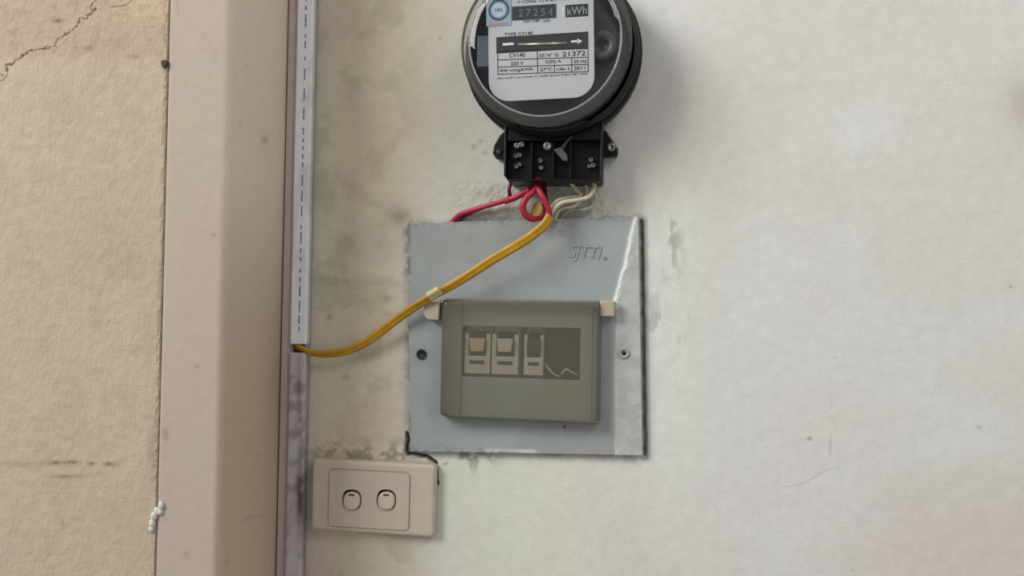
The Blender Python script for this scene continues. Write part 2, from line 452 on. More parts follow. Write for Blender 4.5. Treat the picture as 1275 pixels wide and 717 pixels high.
def lid(z0, z1, dirty):
    a0, a1 = tx0, tx1
    prof = [(a0, .004), (a0, .0128), (a0+.0003, .0137), (a0+.0012, .014)]
    prof += [(x, .014+.0000) for x in np.linspace(a0+.002, a1-.002, 9)]
    prof += [(a1-.0012, .014), (a1-.0003, .0137), (a1, .0128), (a1, .004)]
    prof = np.array(prof)
    Z = axis([(z0, z1, .0015)])
    A = np.repeat(prof[None, :, 0], len(Z), 0); B = -np.repeat(prof[None, :, 1], len(Z), 0); ZZ = np.repeat(Z[:, None], len(prof), 1)
    PX, PY = proj(A, B, ZZ); n = fbm(A+B, ZZ, 110, 4, 31); n_ = fbm(A*2+B, ZZ, 25, 3, 33)
    col = np.ones(A.shape+(3,))*np.array((srgb(190, 184, 184) if dirty else srgb(236, 234, 240))[:3])
    if dirty:
        col = mix(col, srgb(112, 104, 100), sm(.42, .6, n)*.5*sm(.35, .6, n_))
        col = mix(col, srgb(92, 80, 78), np.clip(blob(PX, PY, 374, 615, 5, 45)*1.1+blob(PX, PY, 372, 480, 2.5, 45)*.6, 0, 1)*(.4+n))
        col = mix(col, srgb(205, 204, 200), np.clip(blob(PX, PY, 366, 565, 6, 12)+blob(PX, PY, 363, 694, 6, 14), 0, 1)*.6)
    else:
        col = mix(col, srgb(228, 232, 232), np.clip(blob(PX, PY, 379, 32, 3, 10)*1.3, 0, 1))  # small white highlight painted on the lid
        col = mix(col, srgb(170, 170, 176), sm(.5, .7, n_)*.3)
    B2 = B-(n-.5)*(.0006 if dirty else .0001)
    o = gridsurf('lid', np.stack([A, B2, ZZ], -1), col, M_lid, parent=trk, label='grimy lower lid smeared with paint' if dirty else 'clean upper lid with a line of print')
    s_ = o.modifiers.new('thickness', 'SOLIDIFY'); s_.thickness = .0009; s_.offset = 1 if False else -1
    return o
up = lid(zcut, zt+.1, False)
lo = lid(zb-.1, zcut2, True)
g = G(); zc = P(381, 0, .014)[2]+.01; xm = (tx0+tx1)/2+.0012
while zc > zcut+.012:
    L = rnd.choice([.004, .007, .011, .003]); zz = zc
    while zz > zc-L:
        h = rnd.uniform(.0009, .0022); g.box(xm-.0009+rnd.uniform(-.0003, .0003), xm+.0006, zz-h, zz, .0139, .01405); zz -= h+.0003
    zc -= L+rnd.choice([.005, .009, .004])
g.build('printed_line', mat('grey_print', srgb(92, 94, 112), .6), up)

# ------------------------------------------------------------ distribution box
PO = .006
ctr = P(653, 419, PO)
box = empty('distribution_box', (ctr[0], 0, ctr[2]), 'grey enamelled flush distribution box with a smoked hinged cover, below the meter', 'electrical box')
A_, B_, C_, D_ = [np.array([p[0], p[2]]) for p in pl]
def bil(u, v): return ((1-u)*A_+u*B_)*(1-v)+((1-u)*D_+u*C_)*v
# cut-out for the breakers, in plate coordinates
cut_px = [(575.5, 407), (722.5, 407), (722.5, 471), (575.5, 471)]
cut = [P(a, b, PO) for a, b in cut_px]
cx0, cx1 = (cut[0][0]+cut[3][0])/2, (cut[1][0]+cut[2][0])/2; cz1, cz0 = (cut[0][2]+cut[1][2])/2, (cut[2][2]+cut[3][2])/2
NU, NV = 300, 300
U, V = np.meshgrid(np.linspace(0, 1, NU), np.linspace(0, 1, NV))
XY = ((1-U)[..., None]*A_+U[..., None]*B_)*(1-V)[..., None]+((1-U)[..., None]*D_+U[..., None]*C_)*V[..., None]
XX, ZZ = XY[..., 0].copy(), XY[..., 1].copy()
def snap(arr, val, step):
    arr[np.abs(arr-val) < step*.5] = val
st = (B_[0]-A_[0])/NU
for v_ in (cx0, cx1): snap(XX, v_, st*1.02)
for v_ in (cz0, cz1): snap(ZZ, v_, st*1.06)
PX, PY = proj(XX, -PO+0*XX, ZZ)
n1 = fbm(XX, ZZ, 20, 4, 41); n2 = fbm(XX, ZZ, 90, 5, 42); n3 = fbm(XX, ZZ, 260, 4, 43)
col = np.ones(XX.shape+(3,))*np.array(srgb(158, 164, 163)[:3])
col = mix(col, srgb(150, 153, 150), sm(.45, .65, n1)*.6)
# paint overrun down the right side with a thick white lip
xb = np.interp(PY, [269, 300, 330, 365, 375, 400, 470, 530, 567], [791, 784, 777, 768, 765, 767, 765, 766, 766])+5*(n2-.5)
over = sm(-0.8, 0.8, PX-xb)
col = mix(col, srgb(188, 190, 187), over*.85)
col = mix(col, srgb(168, 168, 164), over*sm(.5, .62, n2)*.5)
lip = np.exp(-((PX-xb-1)/(2.0+1.6*n2))**2)*np.where(PY < 385, 1.0, .30*sm(.4, .6, n2))*sm(269, 274, PY)
col = mix(col, srgb(222, 226, 222), np.clip(lip, 0, 1))
edge_r = sm(794, 798, PX-(PY-269)*5/298); col = mix(col, srgb(215, 217, 214), edge_r*.5*sm(420, 300, PY))
# scuffs
bl = sm(563.5, 561, np.abs(PY-563+0*PX)+558)*0
wl = np.exp(-((PY-np.interp(PX, [511, 800], [559, 564]))/2.2)**2)*sm(600, 612, PX)*sm(676, 660, PX)
col = mix(col, srgb(212, 214, 210), wl*.8)
wl2 = np.exp(-((PX-509.5)/1.6)**2)*sm(405, 425, PY)*sm(500, 480, PY)*sm(.4, .55, n2)
col = mix(col, srgb(214, 214, 204), wl2*.9)
col = mix(col, srgb(100, 104, 92), np.exp(-(PY-np.interp(PX, [507, 795], [278, 269]))/4)*sm(.45, .62, n3)*.6)
col = mix(col, srgb(104, 108, 92), np.exp(-(np.interp(PX, [511, 800], [562, 567])-PY)/4)*sm(.45, .6, n3)*.7*sm(660, 620, PX))
col = mix(col, srgb(110, 104, 84), np.exp(-((PX-509)/2.5)**2)*sm(.4, .6, n2)*.7)
for (cx, cy, rx, ry, s) in ((754, 322, 2, 2, .9), (703, 531.5, 2.4, 1.8, 1.0), (697, 288, 2.5, 1.5, .4), (700, 293, 3, 1.2, .35), (525, 441, 11, 11, .25), (777, 439, 10, 12, .2), (602, 300, 60, 12, .06)):
    col = mix(col, srgb(52, 52, 50), blob(PX, PY, cx, cy, rx, ry)*s)
rel = (n1-.5)*.0006+over*.0004+over*(n2-.5)*.0012+lip*.0007
holeP = (XX > cx0-1e-6) & (XX < cx1+1e-6) & (ZZ > cz0-1e-6) & (ZZ < cz1+1e-6)
verts = np.stack([XX, -PO-rel, ZZ], -1)[::-1]
o = gridsurf('front_plate', verts, col[::-1], M_plate, parent=box, hole=holeP[::-1], label='grey front plate, its right side overrun with wall paint')
s_ = o.modifiers.new('thickness', 'SOLIDIFY'); s_.thickness = .0022; s_.offset = -1
g = G()
hx0, hx1 = cx0-.012, cx1+.012; hz0, hz1 = cz0-.03, cz1+.03
g.box(hx0, hx1, hz0, hz1, -.052, -.050)
g.box(hx0, hx0+.002, hz0, hz1, -.050, .0035); g.box(hx1-.002, hx1, hz0, hz1, -.050, .0035)
g.box(hx0+.002, hx1-.002, hz0, hz0+.002, -.050, .0035); g.box(hx0+.002, hx1-.002, hz1-.002, hz1, -.050, .0035)
g.build('housing', M_deep, box)
zr = (cz0+cz1)/2
g = G(); g.box(hx0+.003, hx1-.003, zr-.0175, zr+.0175, -.0475, -.046)
g.build('mounting_rail', M_screw, box)
# plate screws
for (px_, py_, r_, dark) in ((525, 441, .0050, True), (777, 439.5, .0048, False)):
    c = P(px_, py_, PO); cc = (c[0], c[2])
    g = G()
    if dark:
        g.lathe(cc, [(r_, .0068), (r_, .0074), (r_-.0009, .0074), (r_-.0012, .0066), (.0005, .0066)], 28)
        so = g.build('screw', mat('rusty_screw', srgb(34, 31, 28), .7), box, label='dark rusted screw in a sunken hole')
    else:
        g.lathe(cc, [(r_, .0066), (r_, .0078), (r_-.0009, .0082), (r_-.0014, .0074), (.0022, .0076), (.0020, .0068), (.0003, .0068)], 28)
        so = g.build('screw', mat('painted_screw', srgb(168, 168, 164), .5, bump=.0005, bscale=900), box, label='paint-caked screw with a dark slot')
        g = G(); g.lathe(cc, [(.0019, .0070), (.0019, .0079), (.0003, .0079)], 12); g.build('slot', M_dark, so)
# embossed lettering
def text_obj(s, px_, py_, hpx, off, parent, material, name='print', ang=0.0, wpx=None, depth=0.0002, shear=0.0, align='LEFT', label=None, thick=0.0):
    cu = bpy.data.curves.new('t', 'FONT'); cu.body = s; cu.size = 1.0; cu.extrude = 0.0; cu.shear = shear
    cu.resolution_u = 3; cu.offset = thick
    to = bpy.data.objects.new('t', cu); C.objects.link(to)
    me = bpy.data.meshes.new_from_object(to.evaluated_get(bpy.context.evaluated_depsgraph_get()))
    bpy.data.objects.remove(to); bpy.data.curves.remove(cu)
    n = len(me.vertices); co = np.zeros(n*3); me.vertices.foreach_get('co', co); co = co.reshape(-1, 3)
    mn, mx = co.min(0), co.max(0)
    k = (D-off)/F/math.cos(yaw)                                 # metres per pixel there
    h = hpx*k/(mx[1]-mn[1]); w = (wpx*k if wpx else (mx[0]-mn[0])*h)/(mx[0]-mn[0])
    x = (co[:, 0]-mn[0])*w; z = (co[:, 1]-mn[1])*h
    p0 = P(px_, py_, off)
    ca, sa = math.cos(ang), math.sin(ang)
    X_ = p0[0]+x*ca-z*sa; Z_ = p0[2]+x*sa+z*ca
    base = np.array(origin_of(parent))
    out = np.stack([X_, np.full(n, -off-depth), Z_], -1)-base
    me.vertices.foreach_set('co', out.ravel()); me.update()
    me.name = name; me.materials.clear(); me.materials.append(material)
    o = bpy.data.objects.new(name, me); C.objects.link(o); o.parent = parent
    if depth > .00015:
        s_ = o.modifiers.new('thickness', 'SOLIDIFY'); s_.thickness = depth; s_.offset = -1
    return props(o, label)
text_obj('SJTTI', 708, 325, 20, PO+.0006, box, mat('raised_enamel', srgb(160, 166, 165), .5), 'embossed_letters', ang=math.radians(-2), wpx=40, depth=.0003, shear=.25, label='raised italic letters in the plate enamel')

# smoked cover: a shallow moulded hood
HO0, HO1 = .0072, .0215
hl, hr = P(551, 450, HO0)[0], P(748.5, 450, HO0)[0]; ht, hb = P(650, 373, HO0+.006)[2], P(650, 525, HO0+.006)[2]
def ring(ins, off, rr=.004):
    pts = rrect(hl+ins, hr-ins, hb+ins, ht-ins, rr, 6)
    x_, z_ = hl+ins, hb+ins
    out = []
    for k, (x, z) in enumerate(pts):
        if 14 <= k <= 20:
            t = (k-14)/6; x = x_+.009*t; z = z_+.0035*(1-t)
        out.append((x, -off, z))
    return out
    return [(x, -off, z) for x, z in rrect(hl+ins, hr-ins, hb+ins, ht-ins, rr, 6)]
g = G(); rings = [(0, HO0, .0035), (.0006, HO0+.006, .0035), (.0012, HO1-.004, .0035), (.0020, HO1-.0015, .004), (.0036, HO1-.0003, .005), (.0060, HO1, .005), (.0135, HO1, .003), (.0142, HO1, .003)]
vv = []; ff = []
for ins, off, rr in rings: vv += ring(ins, off, rr)
n = 28
for j in range(len(rings)-1):
    for k in range(n):
        ff.append([j*n+k, j*n+(k+1) % n, (j+1)*n+(k+1) % n, (j+1)*n+k])
ff.append([(len(rings)-1)*n+k for k in range(n)])
g.add(vv, ff, True)
hood = g.build('smoked_cover', M_smoke, box, label='smoked see-through cover, hinged at the top')
hood.data.materials.append(clear_mat('smoked_plastic_sides', (0.62, 0.61, 0.57, 1), srgb(150, 146, 130), 0.30, rough=0.2))
for p_i in hood.data.polygons:
    if max(abs(hood.data.vertices[i].co.y) for i in p_i.vertices) < HO1-.0003: p_i.material_index = 1
s_ = hood.modifiers.new('thickness', 'SOLIDIFY'); s_.thickness = .0014; s_.offset = -1
M_lug = mat('aged_ivory', srgb(182, 168, 148), .5, vary=.08)
hz = P(756, 384, .012)[2]
g = G(); q = .0075
a0, a1 = P(747, 384, .014)[0], P(765.5, 384, .014)[0]
g.prism(rrect(a0, a1, hz-q, hz+q, .0015, 3), PO, .0165)
g.build('hinge_lug', M_lug, box, bevel=.0012)
b0, b1 = P(528, 386, .014)[0], P(549.5, 386, .014)[0]; hz2 = P(538, 386.5, .012)[2]
g = G(); g.prism([(b0+.001, hz2+.0085), (b0, hz2-.004), (b0+.004, hz2-.009), (b1-.002, hz2-.0095), (b1-.001, hz2+.0085)], PO, .0165)
g.build('hinge_lug', M_lug, box, bevel=.0012)
g = G(); g.sweep([(b1-.003, -.0125, hz+.0055), (a0+.002, -.0125, hz+.0055)], circ(.0012, 10), up=(0, 0, 1))
g.build('hinge_pin', M_lug, box)
for rx in (574, 737.5):
    xr = P(rx, 450, HO1)[0]
    G().box(xr-.0005, xr+.0005, hb+.006, ht-.004, HO1-.0002, HO1+.0007).build('moulded_rib', hood.data.materials[1], hood, bevel=.0003)
# finger groove at the foot of the cover
g = G(); kx = P(716, 520, HO1)[0]; g.box(kx-.006, kx+.022, hb+.0028, hb+.0046, HO1-.0004, HO1+.0010)
g.build('finger_lip', M_smoke, hood, bevel=.0004)

# breakers inside
M_rec = mat('recess_black', srgb(20, 19, 20), .8)
def breaker(pa, pb, label, toggle_mat, tog_up, front=.0045, recess=M_rec):
    x0, x1 = P(pa, 440, 0)[0], P(pb, 440, 0)[0]; w = x1-x0
    zc_ = (cz0+cz1)/2; zt_, zb_ = cz1-.0035, cz0+.003
    r = empty('circuit_breaker', ((x0+x1)/2, .045, zc_), label, 'circuit breaker', 'breakers behind the smoked cover')
    g = G()
    g.box(x0, x1, zb_-.012, zt_+.010, -.0445, -front-.006)
    g.box(x0, x1, zb_, zb_+(zt_-zb_)*.40, -front-.006, front-.001)
    g.box(x0, x0+w*.16, zb_+(zt_-zb_)*.40, zt_-.004, -front-.006, front-.002)
    g.box(x1-w*.16, x1, zb_+(zt_-zb_)*.40, zt_-.004, -front-.006, front-.002)
    g.build('body', M_white, r, bevel=.0006)
    G().box(x0+w*.16, x1-w*.16, zb_+(zt_-zb_)*.40, zt_-.002, -front-.006, -front-.0052).build('toggle_recess', recess, r)
    zz = zb_+(zt_-zb_)*(.60 if tog_up else .50)
    g = G()
    g.prism([(x0+w*.26, zz-.004), (x1-w*.26, zz-.004), (x1-w*.20, zz+.009), (x0+w*.20, zz+.009)], -front-.006, front+.002)
    g.build('toggle', toggle_mat, r, bevel=.0008)
    g = G(); g.box(x0+w*.22, x1-w*.22, zb_+(zt_-zb_)*.22, zb_+(zt_-zb_)*.30, front-.001, front-.0006)
    g.build('printed_mark', M_print, r)
    return r
M_tog = mat('cream_toggle', srgb(214, 180, 146), .4)
M_togd = mat('black_toggle', srgb(44, 42, 44), .4)
breaker(579, 611, 'white circuit breaker with a tan toggle, leftmost of three behind the smoked cover', M_tog, True, recess=mat('recess_brown', srgb(92, 58, 34), .7))
breaker(613, 646, 'white circuit breaker with a white toggle, middle of three behind the smoked cover', M_white, True)
breaker(653, 677, 'narrow white circuit breaker with a black toggle, rightmost behind the smoked cover', M_togd, True)
# blank black filler block and wire ends at its foot
fx0, fx1 = P(680, 440)[0], P(721, 440)[0]
g = G(); g.box(fx0, fx1, cz0-.012, cz1+.010, -.045, -.004)
g.build('filler_block', M_dark, None, bevel=.001, label='dark blank filler block right of the breakers behind the smoked cover', cat='filler block', loc=((fx0+fx1)/2, .045, (cz0+cz1)/2))
for k, (pts, lab) in enumerate((([(679, 452), (684, 460), (690, 466), (697, 469)], 'short pale wire end nearest the black-toggled breaker'), ([(699, 466), (705, 460), (713, 464), (720, 467)], 'short pale wire end at the right corner of the breaker opening'))):
    path = spline([P(a, b, -.001+.002*math.sin(i)) for i, (a, b) in enumerate(pts)], 6)
    G().sweep(path, circ(.0009, 8)).build('wire_end', M_pale, None, label=lab, cat='wire', group='wire ends in the box', loc=path[0])

# ------------------------------------------------------------ light switch
s0 = P(388, 571, .010); s1 = P(540.5, 670, .010)
s0x, s1x, s1z, s0z = s0[0], s1[0], s0[2], s1[2]
sw_ = empty('light_switch', ((s0x+s1x)/2, 0, (s0z+s1z)/2), 'ivory plastic double light switch with two small round rockers, low beside the trunking', 'light switch')
g = G(); vv = []; ff = []
rings = [(0, .0005, .004), (0, .0062, .004), (.0004, .0078, .004), (.0012, .0090, .004), (.0024, .0098, .004), (.004, .0101, .003)]
for ins, off, rr in rings: vv += [(x, -off, z) for x, z in rrect(s0x+ins, s1x-ins, s0z+ins, s1z-ins, rr, 6)]
for j in range(len(rings)-1):
    for k in range(28): ff.append([j*28+k, j*28+(k+1) % 28, (j+1)*28+(k+1) % 28, (j+1)*28+k])
# annulus to the groove, then the groove
i0, i1 = P(409.5, 583, .0101), P(509.5, 661.5, .0101)
def ir(ins, off, rr): return [(x, -off, z) for x, z in rrect(i0[0]+ins, i1[0]-ins, i1[2]+ins, i0[2]-ins, rr, 6)]
vv += ir(-.0004, .0101, .0050)+ir(0, .0092, .0048)+ir(.0012, .0092, .0040)
for j in range(5, 8):
    for k in range(28): ff.append([j*28+k, j*28+(k+1) % 28, (j+1)*28+(k+1) % 28, (j+1)*28+k])
g.add(vv, ff, False)
g.build('surround', M_ivory, sw_)
rk = [(438, 622), (481, 622)]
g = G()
outer = ir(.0008, .0, .0044)
# inner panel as a plate with two openings: ring strips around each opening via radial fans
def panel_with_holes():
    xs0, xs1, zs0, zs1 = i0[0]+.0008, i1[0]-.0008, i1[2]+.0008, i0[2]-.0008
    xm_ = (P(459.5, 622, .011)[0])
    G_ = G()
    for (px_, py_), (a, b) in zip(rk, ((xs0, xm_), (xm_, xs1))):
        c = P(px_, py_, .0108); n = 48; R_ = .0101
        inner = []; out = []
        for k in range(n):
            t = 2*math.pi*k/n+1e-4; ux, uz = math.cos(t), math.sin(t)
            sq = (abs(ux)**2.5+abs(uz)**2.5)**(-1/2.5)
            inner.append((c[0]+R_*sq*ux, c[2]+R_*sq*uz))
            ks = []
            if ux > 0: ks.append((b-c[0])/ux)
            if ux < 0: ks.append((a-c[0])/ux)
            if uz > 0: ks.append((zs1-c[2])/uz)
            if uz < 0: ks.append((zs0-c[2])/uz)
            q_ = min(ks); out.append((c[0]+q_*ux, c[2]+q_*uz))
        # put true corners in
        for cx_, cz_ in ((a, zs0), (a, zs1), (b, zs0), (b, zs1)):
            j = min(range(n), key=lambda i: (out[i][0]-cx_)**2+(out[i][1]-cz_)**2)
            rr = .003 if abs(cx_-xm_) > 1e-6 else 0
            out[j] = (cx_+(rr*.35 if cx_ == a else -rr*.35), cz_+(rr*.35 if cz_ == zs0 else -rr*.35)) if rr else (cx_, cz_)
        v = [(x, -.0108, z) for x, z in out]+[(x, -.0108, z) for x, z in inner]+[(x, -.0068, z) for x, z in inner]+[(x, -.0094, z) for x, z in out]
        f = []
        for k in range(n):
            k2 = (k+1) % n
            f += [[k, k2, n+k2, n+k], [n+k, n+k2, 2*n+k2, 2*n+k], [3*n+k, 3*n+k2, k2, k]]
        G_.add(v, f, False)
    return G_
panel_with_holes().build('inner_panel', M_ivory, sw_)
g = G(); g.box(i0[0]+.004, i1[0]-.004, i1[2]+.004, i0[2]-.004, .001, .0066); g.build('mechanism', M_dark, sw_)
for px_, py_ in rk:
    c = P(px_, py_+.8, .011); n = 40
    def sq_ring(R_, off, dz=0):
        out = []
        for k in range(n):
            t = 2*math.pi*k/n; ux, uz = math.cos(t), math.sin(t); q_ = (abs(ux)**2.5+abs(uz)**2.5)**(-1/2.5)
            zz = R_*q_*uz; out.append((c[0]+R_*q_*ux, -(off+zz*(-.16)), c[2]-.0004+zz))
        return out
    v = sq_ring(.0085, .0060)+sq_ring(.0085, .0112)+sq_ring(.0080, .0120)+sq_ring(.0066, .0124)
    f = [[j*n+k, j*n+(k+1) % n, (j+1)*n+(k+1) % n, (j+1)*n+k] for j in range(3) for k in range(n)]+[[3*n+k for k in range(n)]]
    ro = G().add(v, f, False).build('rocker', M_ivory, sw_)
    G().box(c[0]-.0030, c[0]+.0026, c[2]+.0048, c[2]+.0062, .0100, .0121).build('indicator', M_dark, ro)

# ------------------------------------------------------------ electricity meter
mc = P(688, 68, .028)
MCX, MCZ = mc[0], mc[2]
kpx = lambda off: (P(790, 60, off)[0]-P(570, 60, off)[0])/220
Rb = 110*kpx(.03)
met = empty('electricity_meter', (MCX, 0, MCZ), 'round black electricity meter with a clear glass cover and white faceplate', 'electricity meter')
c = (MCX, MCZ)
g = G(); g.lathe(c, [(Rb*.86, .001), (Rb*.90, .012), (Rb*.97, .018), (Rb, .022), (Rb, .030), (Rb*.985, .033), (Rb*.93, .034), (Rb*.93, .018), (.001, .018)], 120)
g.build('base', M_black, met)
Rf = 104*kpx(.066)
# glass cover: flange ring, skirt, shoulder, front
g = G(); g.lathe(c, [(Rb*.955, .0345), (Rb*.965, .038), (Rb*.96, .041), (Rb*.925, .043), (Rb*.915, .046)], 120, close=False)
g.build('rim_ring', M_black, met, label='black glossy clamping ring')
Rg = 106*kpx(.056); R2 = 95*kpx(.066)
c = (MCX-.0034, MCZ+.0016)
g = G(); g.lathe(c, [(Rb*.90, .040), (Rb*.91, .046), (Rg*.985, .052), (Rg, .055), (Rg, .058), (Rg*.985, .0600), (Rg*.95, .0615), (R2*1.03, .0640), (R2*1.00, .0660)], 120, close=False)
sk = g.build('glass_skirt', M_glass_side, met, label='smoky glass side of the cover')
g = G(); g.lathe(c, [(Rg*.990, .0595), (Rg*1.002, .0575), (Rg*1.006, .0555), (Rg*1.000, .0535), (Rg*.987, .0525)], 120, close=False)
g.build('glass_edge', mat('gasket_black', srgb(8, 8, 8), .75, spec=.15), sk)
g = G(); g.lathe(c, [(R2*1.00, .0660), (R2*.96, .0675), (R2*.90, .0684), (R2*.80, .0690), (R2*.5, .0700), (.001, .0702)], 120, close=False)
fg = g.build('glass_cover', M_glass, met, label='clear glass front')
g = G(); rb = []
for k in range(9):
    t = 2*math.pi*k/8; rb.append((R2*.995+.0009*math.cos(t), .0664+.0009*math.sin(t)))
g.lathe(c, rb, 120, close=False)
g.build('rim_highlight', clear_mat('glass_highlight', (0.8, 0.82, 0.82, 1), (0.62, 0.64, 0.64, 1), 0.35, rough=0.08), fg, label='pale bead added as the highlight along the rim of the glass')  # hazy pale bead added to draw the highlight on the glass edge
c = (MCX, MCZ)
# works behind the faceplate
FO = .054
g = G(); g.lathe(c, [(Rb*.84, .0185), (Rb*.84, .030), (Rb*.70, .034), (.001, .034)], 64)
g.build('movement', mat('movement_grey', srgb(66, 72, 76), .5), met, label='dark movement behind the faceplate')
a = P(594, 52, .046); b = P(611, 83, .046)
G().box(a[0], b[0]+.006, b[2], a[2]+.006, .034, .046).build('reflection_block', mat('reflection_blue', srgb(96, 112, 124), .45), met, bevel=.001)  # blue-grey block standing in for the window's reflection in the glass
cco = P(750, 55, .05)
G().lathe((cco[0], cco[2]), [(.014, .034), (.014, .048), (.0125, .0495), (.006, .0495), (.006, .044), (.001, .044)], 32).build('coil', mat('coil_dark', srgb(58, 60, 64), .5), met)
# faceplate with rounded lower corners
RA = math.radians(1.6)
fl, fr_ = P(610, 60, FO)[0], P(741.5, 60, FO)[0]; fb = P(676, 123.5, FO)[2]; ft = P(676, -30, FO)[2]
def rotm(x, z):
    dx, dz = x-MCX, z-fb; return (MCX+dx*math.cos(RA)-dz*math.sin(RA), fb+dx*math.sin(RA)+dz*math.cos(RA))
outl = []
rr = .019
for cx_, cz_, a0, r_ in ((fr_-.004, ft-.004, 0, .004), (fl+.004, ft-.004, 90, .004), (fl+rr, fb+rr, 180, rr), (fr_-rr, fb+rr, 270, rr)):
    for k in range(9):
        t = math.radians(a0+90*k/8); outl.append((cx_+r_*math.cos(t), cz_+r_*math.sin(t)))
shx = .0012
outl = [rotm(x, z) for x, z in outl]
face = G().prism(outl, FO-.0012, FO).build('faceplate', M_face, met, bevel=.0003)
def fbox(x0_, y0_, x1_, y1_, off=FO, h=.0003, name='print', material=None, parent=None, slope=None):
    """rectangle printed on the faceplate; follows its slight tilt"""
    p, q_ = P(x0_, y0_, off), P(x1_, y1_, off); w = q_[0]-p[0]; hh = p[2]-q_[2]
    ca, sa = math.cos(RA), math.sin(RA)
    pts = [(p[0]+u*w*ca+v*hh*sa, p[2]+u*w*sa-v*hh*ca) for u, v in ((0, 0), (1, 0), (1, 1), (0, 1))]
    return G().prism(pts, off-.0001, off+h).build(name, material or M_print, parent or face)
fbox(618, 46.5, 732, 63, name='disc_window')
# counter
cn = fbox(637.5, 8.6, 692, 23.5, name='counter', material=mat('counter_black', srgb(40, 50, 56), .35), h=.0005)
for k, ch in enumerate('27254'):
    text_obj(ch, 646+k*9.2, 21-k*.35, 9.5, FO+.0006, cn, mat('digit_grey', srgb(104, 114, 118), .5), 'digit', ang=RA, wpx=5.5, depth=.0001)
un = fbox(704, 6.5, 732, 20.6, name='unit_window')
text_obj('kWh', 706.5, 19, 10, FO+.0004, un, mat('dim_print', srgb(150, 156, 160), .6), 'letters', ang=RA, wpx=24, depth=.0001)
text_obj('!', 699.5, 19.5, 11, FO+.0002, face, M_lprint, 'letters', ang=RA, wpx=3, depth=.0001, thick=.02)
# sticker with round seal
stk = fbox(605.5, -4, 635.5, 32, name='seal_sticker', material=mat('sticker_blue', srgb(150, 172, 184), .4), h=.0006)
sc = P(621, 12.5, FO+.0006); sc2 = (sc[0], sc[2])
G().lathe(sc2, [(.0098, FO+.0006), (.0098, FO+.0008), (.0078, FO+.0008), (.0078, FO+.0006)], 40, smooth=False, close=False).build('seal_ring', mat('seal_blue', srgb(46, 76, 100), .5), stk)
G().lathe(sc2, [(.0064, FO+.0005), (.0064, FO+.0008), (.0004, FO+.0008)], 32, smooth=False).build('seal_centre', mat('seal_pale', srgb(184, 200, 208), .5), stk)
text_obj('HN', 616.5, 15, 5, FO+.0009, stk, mat('seal_text', srgb(70, 96, 116), .5), 'letters', wpx=9, depth=.0001)
text_obj('TCT', 612, 1.5, 6, FO+.0009, stk, M_print, 'letters', wpx=17, depth=.0001, thick=.02)
fbox(610, 27.5, 631, 29.8, name='red_line', material=mat('faded_red', srgb(196, 142, 150), .5), off=FO+.0006, parent=stk)
# window: disc edge, arrows
dw = G(); p, q_ = P(645, 55.5, FO+.0006), P(706, 53.4, FO+.0006)
G().sweep([p, q_], [(-.0011, -.0005), (.0011, -.0005), (.0011, .0003), (-.0011, .0003)]).build('rotor_disc', M_disc, met)
fbox(626, 54, 639.5, 56.4, off=FO+.0003, h=.0002, name='dash', material=M_lprint)
fbox(711, 50.6, 720, 52.6, off=FO+.0003, h=.0002, name='arrow', material=M_lprint)
p = P(719, 48, FO+.0005); q_ = P(719, 54.6, FO+.0005); t_ = P(725, 51, FO+.0005)
G().prism([(p[0], p[2]), (q_[0], q_[2]), (t_[0], t_[2])], FO+.0003, FO+.0005).build('arrow', M_lprint, face)
# table
lines = G()
def seg(x0_, y0_, x1_, y1_, w=.0003):
    a, b = P(x0_, y0_, FO), P(x1_, y1_, FO)
    d_ = np.array([b[0]-a[0], b[2]-a[2]]); L = np.hypot(*d_); nx, nz = -d_[1]/L*w, d_[0]/L*w
    lines.prism([(a[0]-nx, a[2]-nz), (b[0]-nx, b[2]-nz), (b[0]+nx, b[2]+nz), (a[0]+nx, a[2]+nz)], FO-.0001, FO+.0003)
dy = lambda x: -(x-619)*.030
for yy in (64, 74.5, 83.5, 92.5):
    seg(619.5, yy, 732, yy+dy(732))
for xx, y0_, y1_ in ((619.5, 64, 92.5), (669, 62.5, 91), (732, 60.5, 89.5), (711.5, 71.5, 90), (690, 80.5, 90.5)):
    seg(xx, y0_, xx+.4, y1_)
lines.build('table_lines', M_print, face)
T = lambda s, x, y, h, w: text_obj(s, x, y, h, FO+.0001, face, M_print, 'letters', ang=RA, wpx=w, depth=.0001, thick=.012)
T('CV140', 634, 72, 5.4, 20); T('Số N° Q', 671.5, 71.8, 5.6, 24); T('21372', 700, 70.6, 6, 29)
T('220 V', 636, 81.6, 4.6, 16); T('5(20) A', 679, 80, 5, 20); T('50 Hz', 714.5, 79, 4.6, 16)
T('900 vòng/kWh', 622, 91, 4.8, 42); T('27°C', 672.5, 89, 4.6, 15); T('Cấp 2', 692.5, 88.6, 4.8, 17); T('2011', 714.5, 87.4, 4.4, 14)
T('SẢN XUẤT TẠI CÔNG TY THIẾT BỊ ĐO ĐIỆN VIỆT NAM', 619, 99.3, 3.6, 113)
T('V? CÔNG TƠ ĐIỆN 1 PHA 2 DÂY'.replace('?', ''), 644, 5.6, 6, 88)
T('XOAY CHIEU', 651, 28.6, 3.4, 22); T('220V', 676, 27.6, 3.2, 10)
T('TYPE CV140', 628, 45.3, 4.2, 36)
# printed line on the movement under the faceplate
text_obj('No 0721', 640, 140, 5, .0345, met, mat('faint_print', srgb(90, 92, 94), .6), 'letters', wpx=32, depth=.0001)

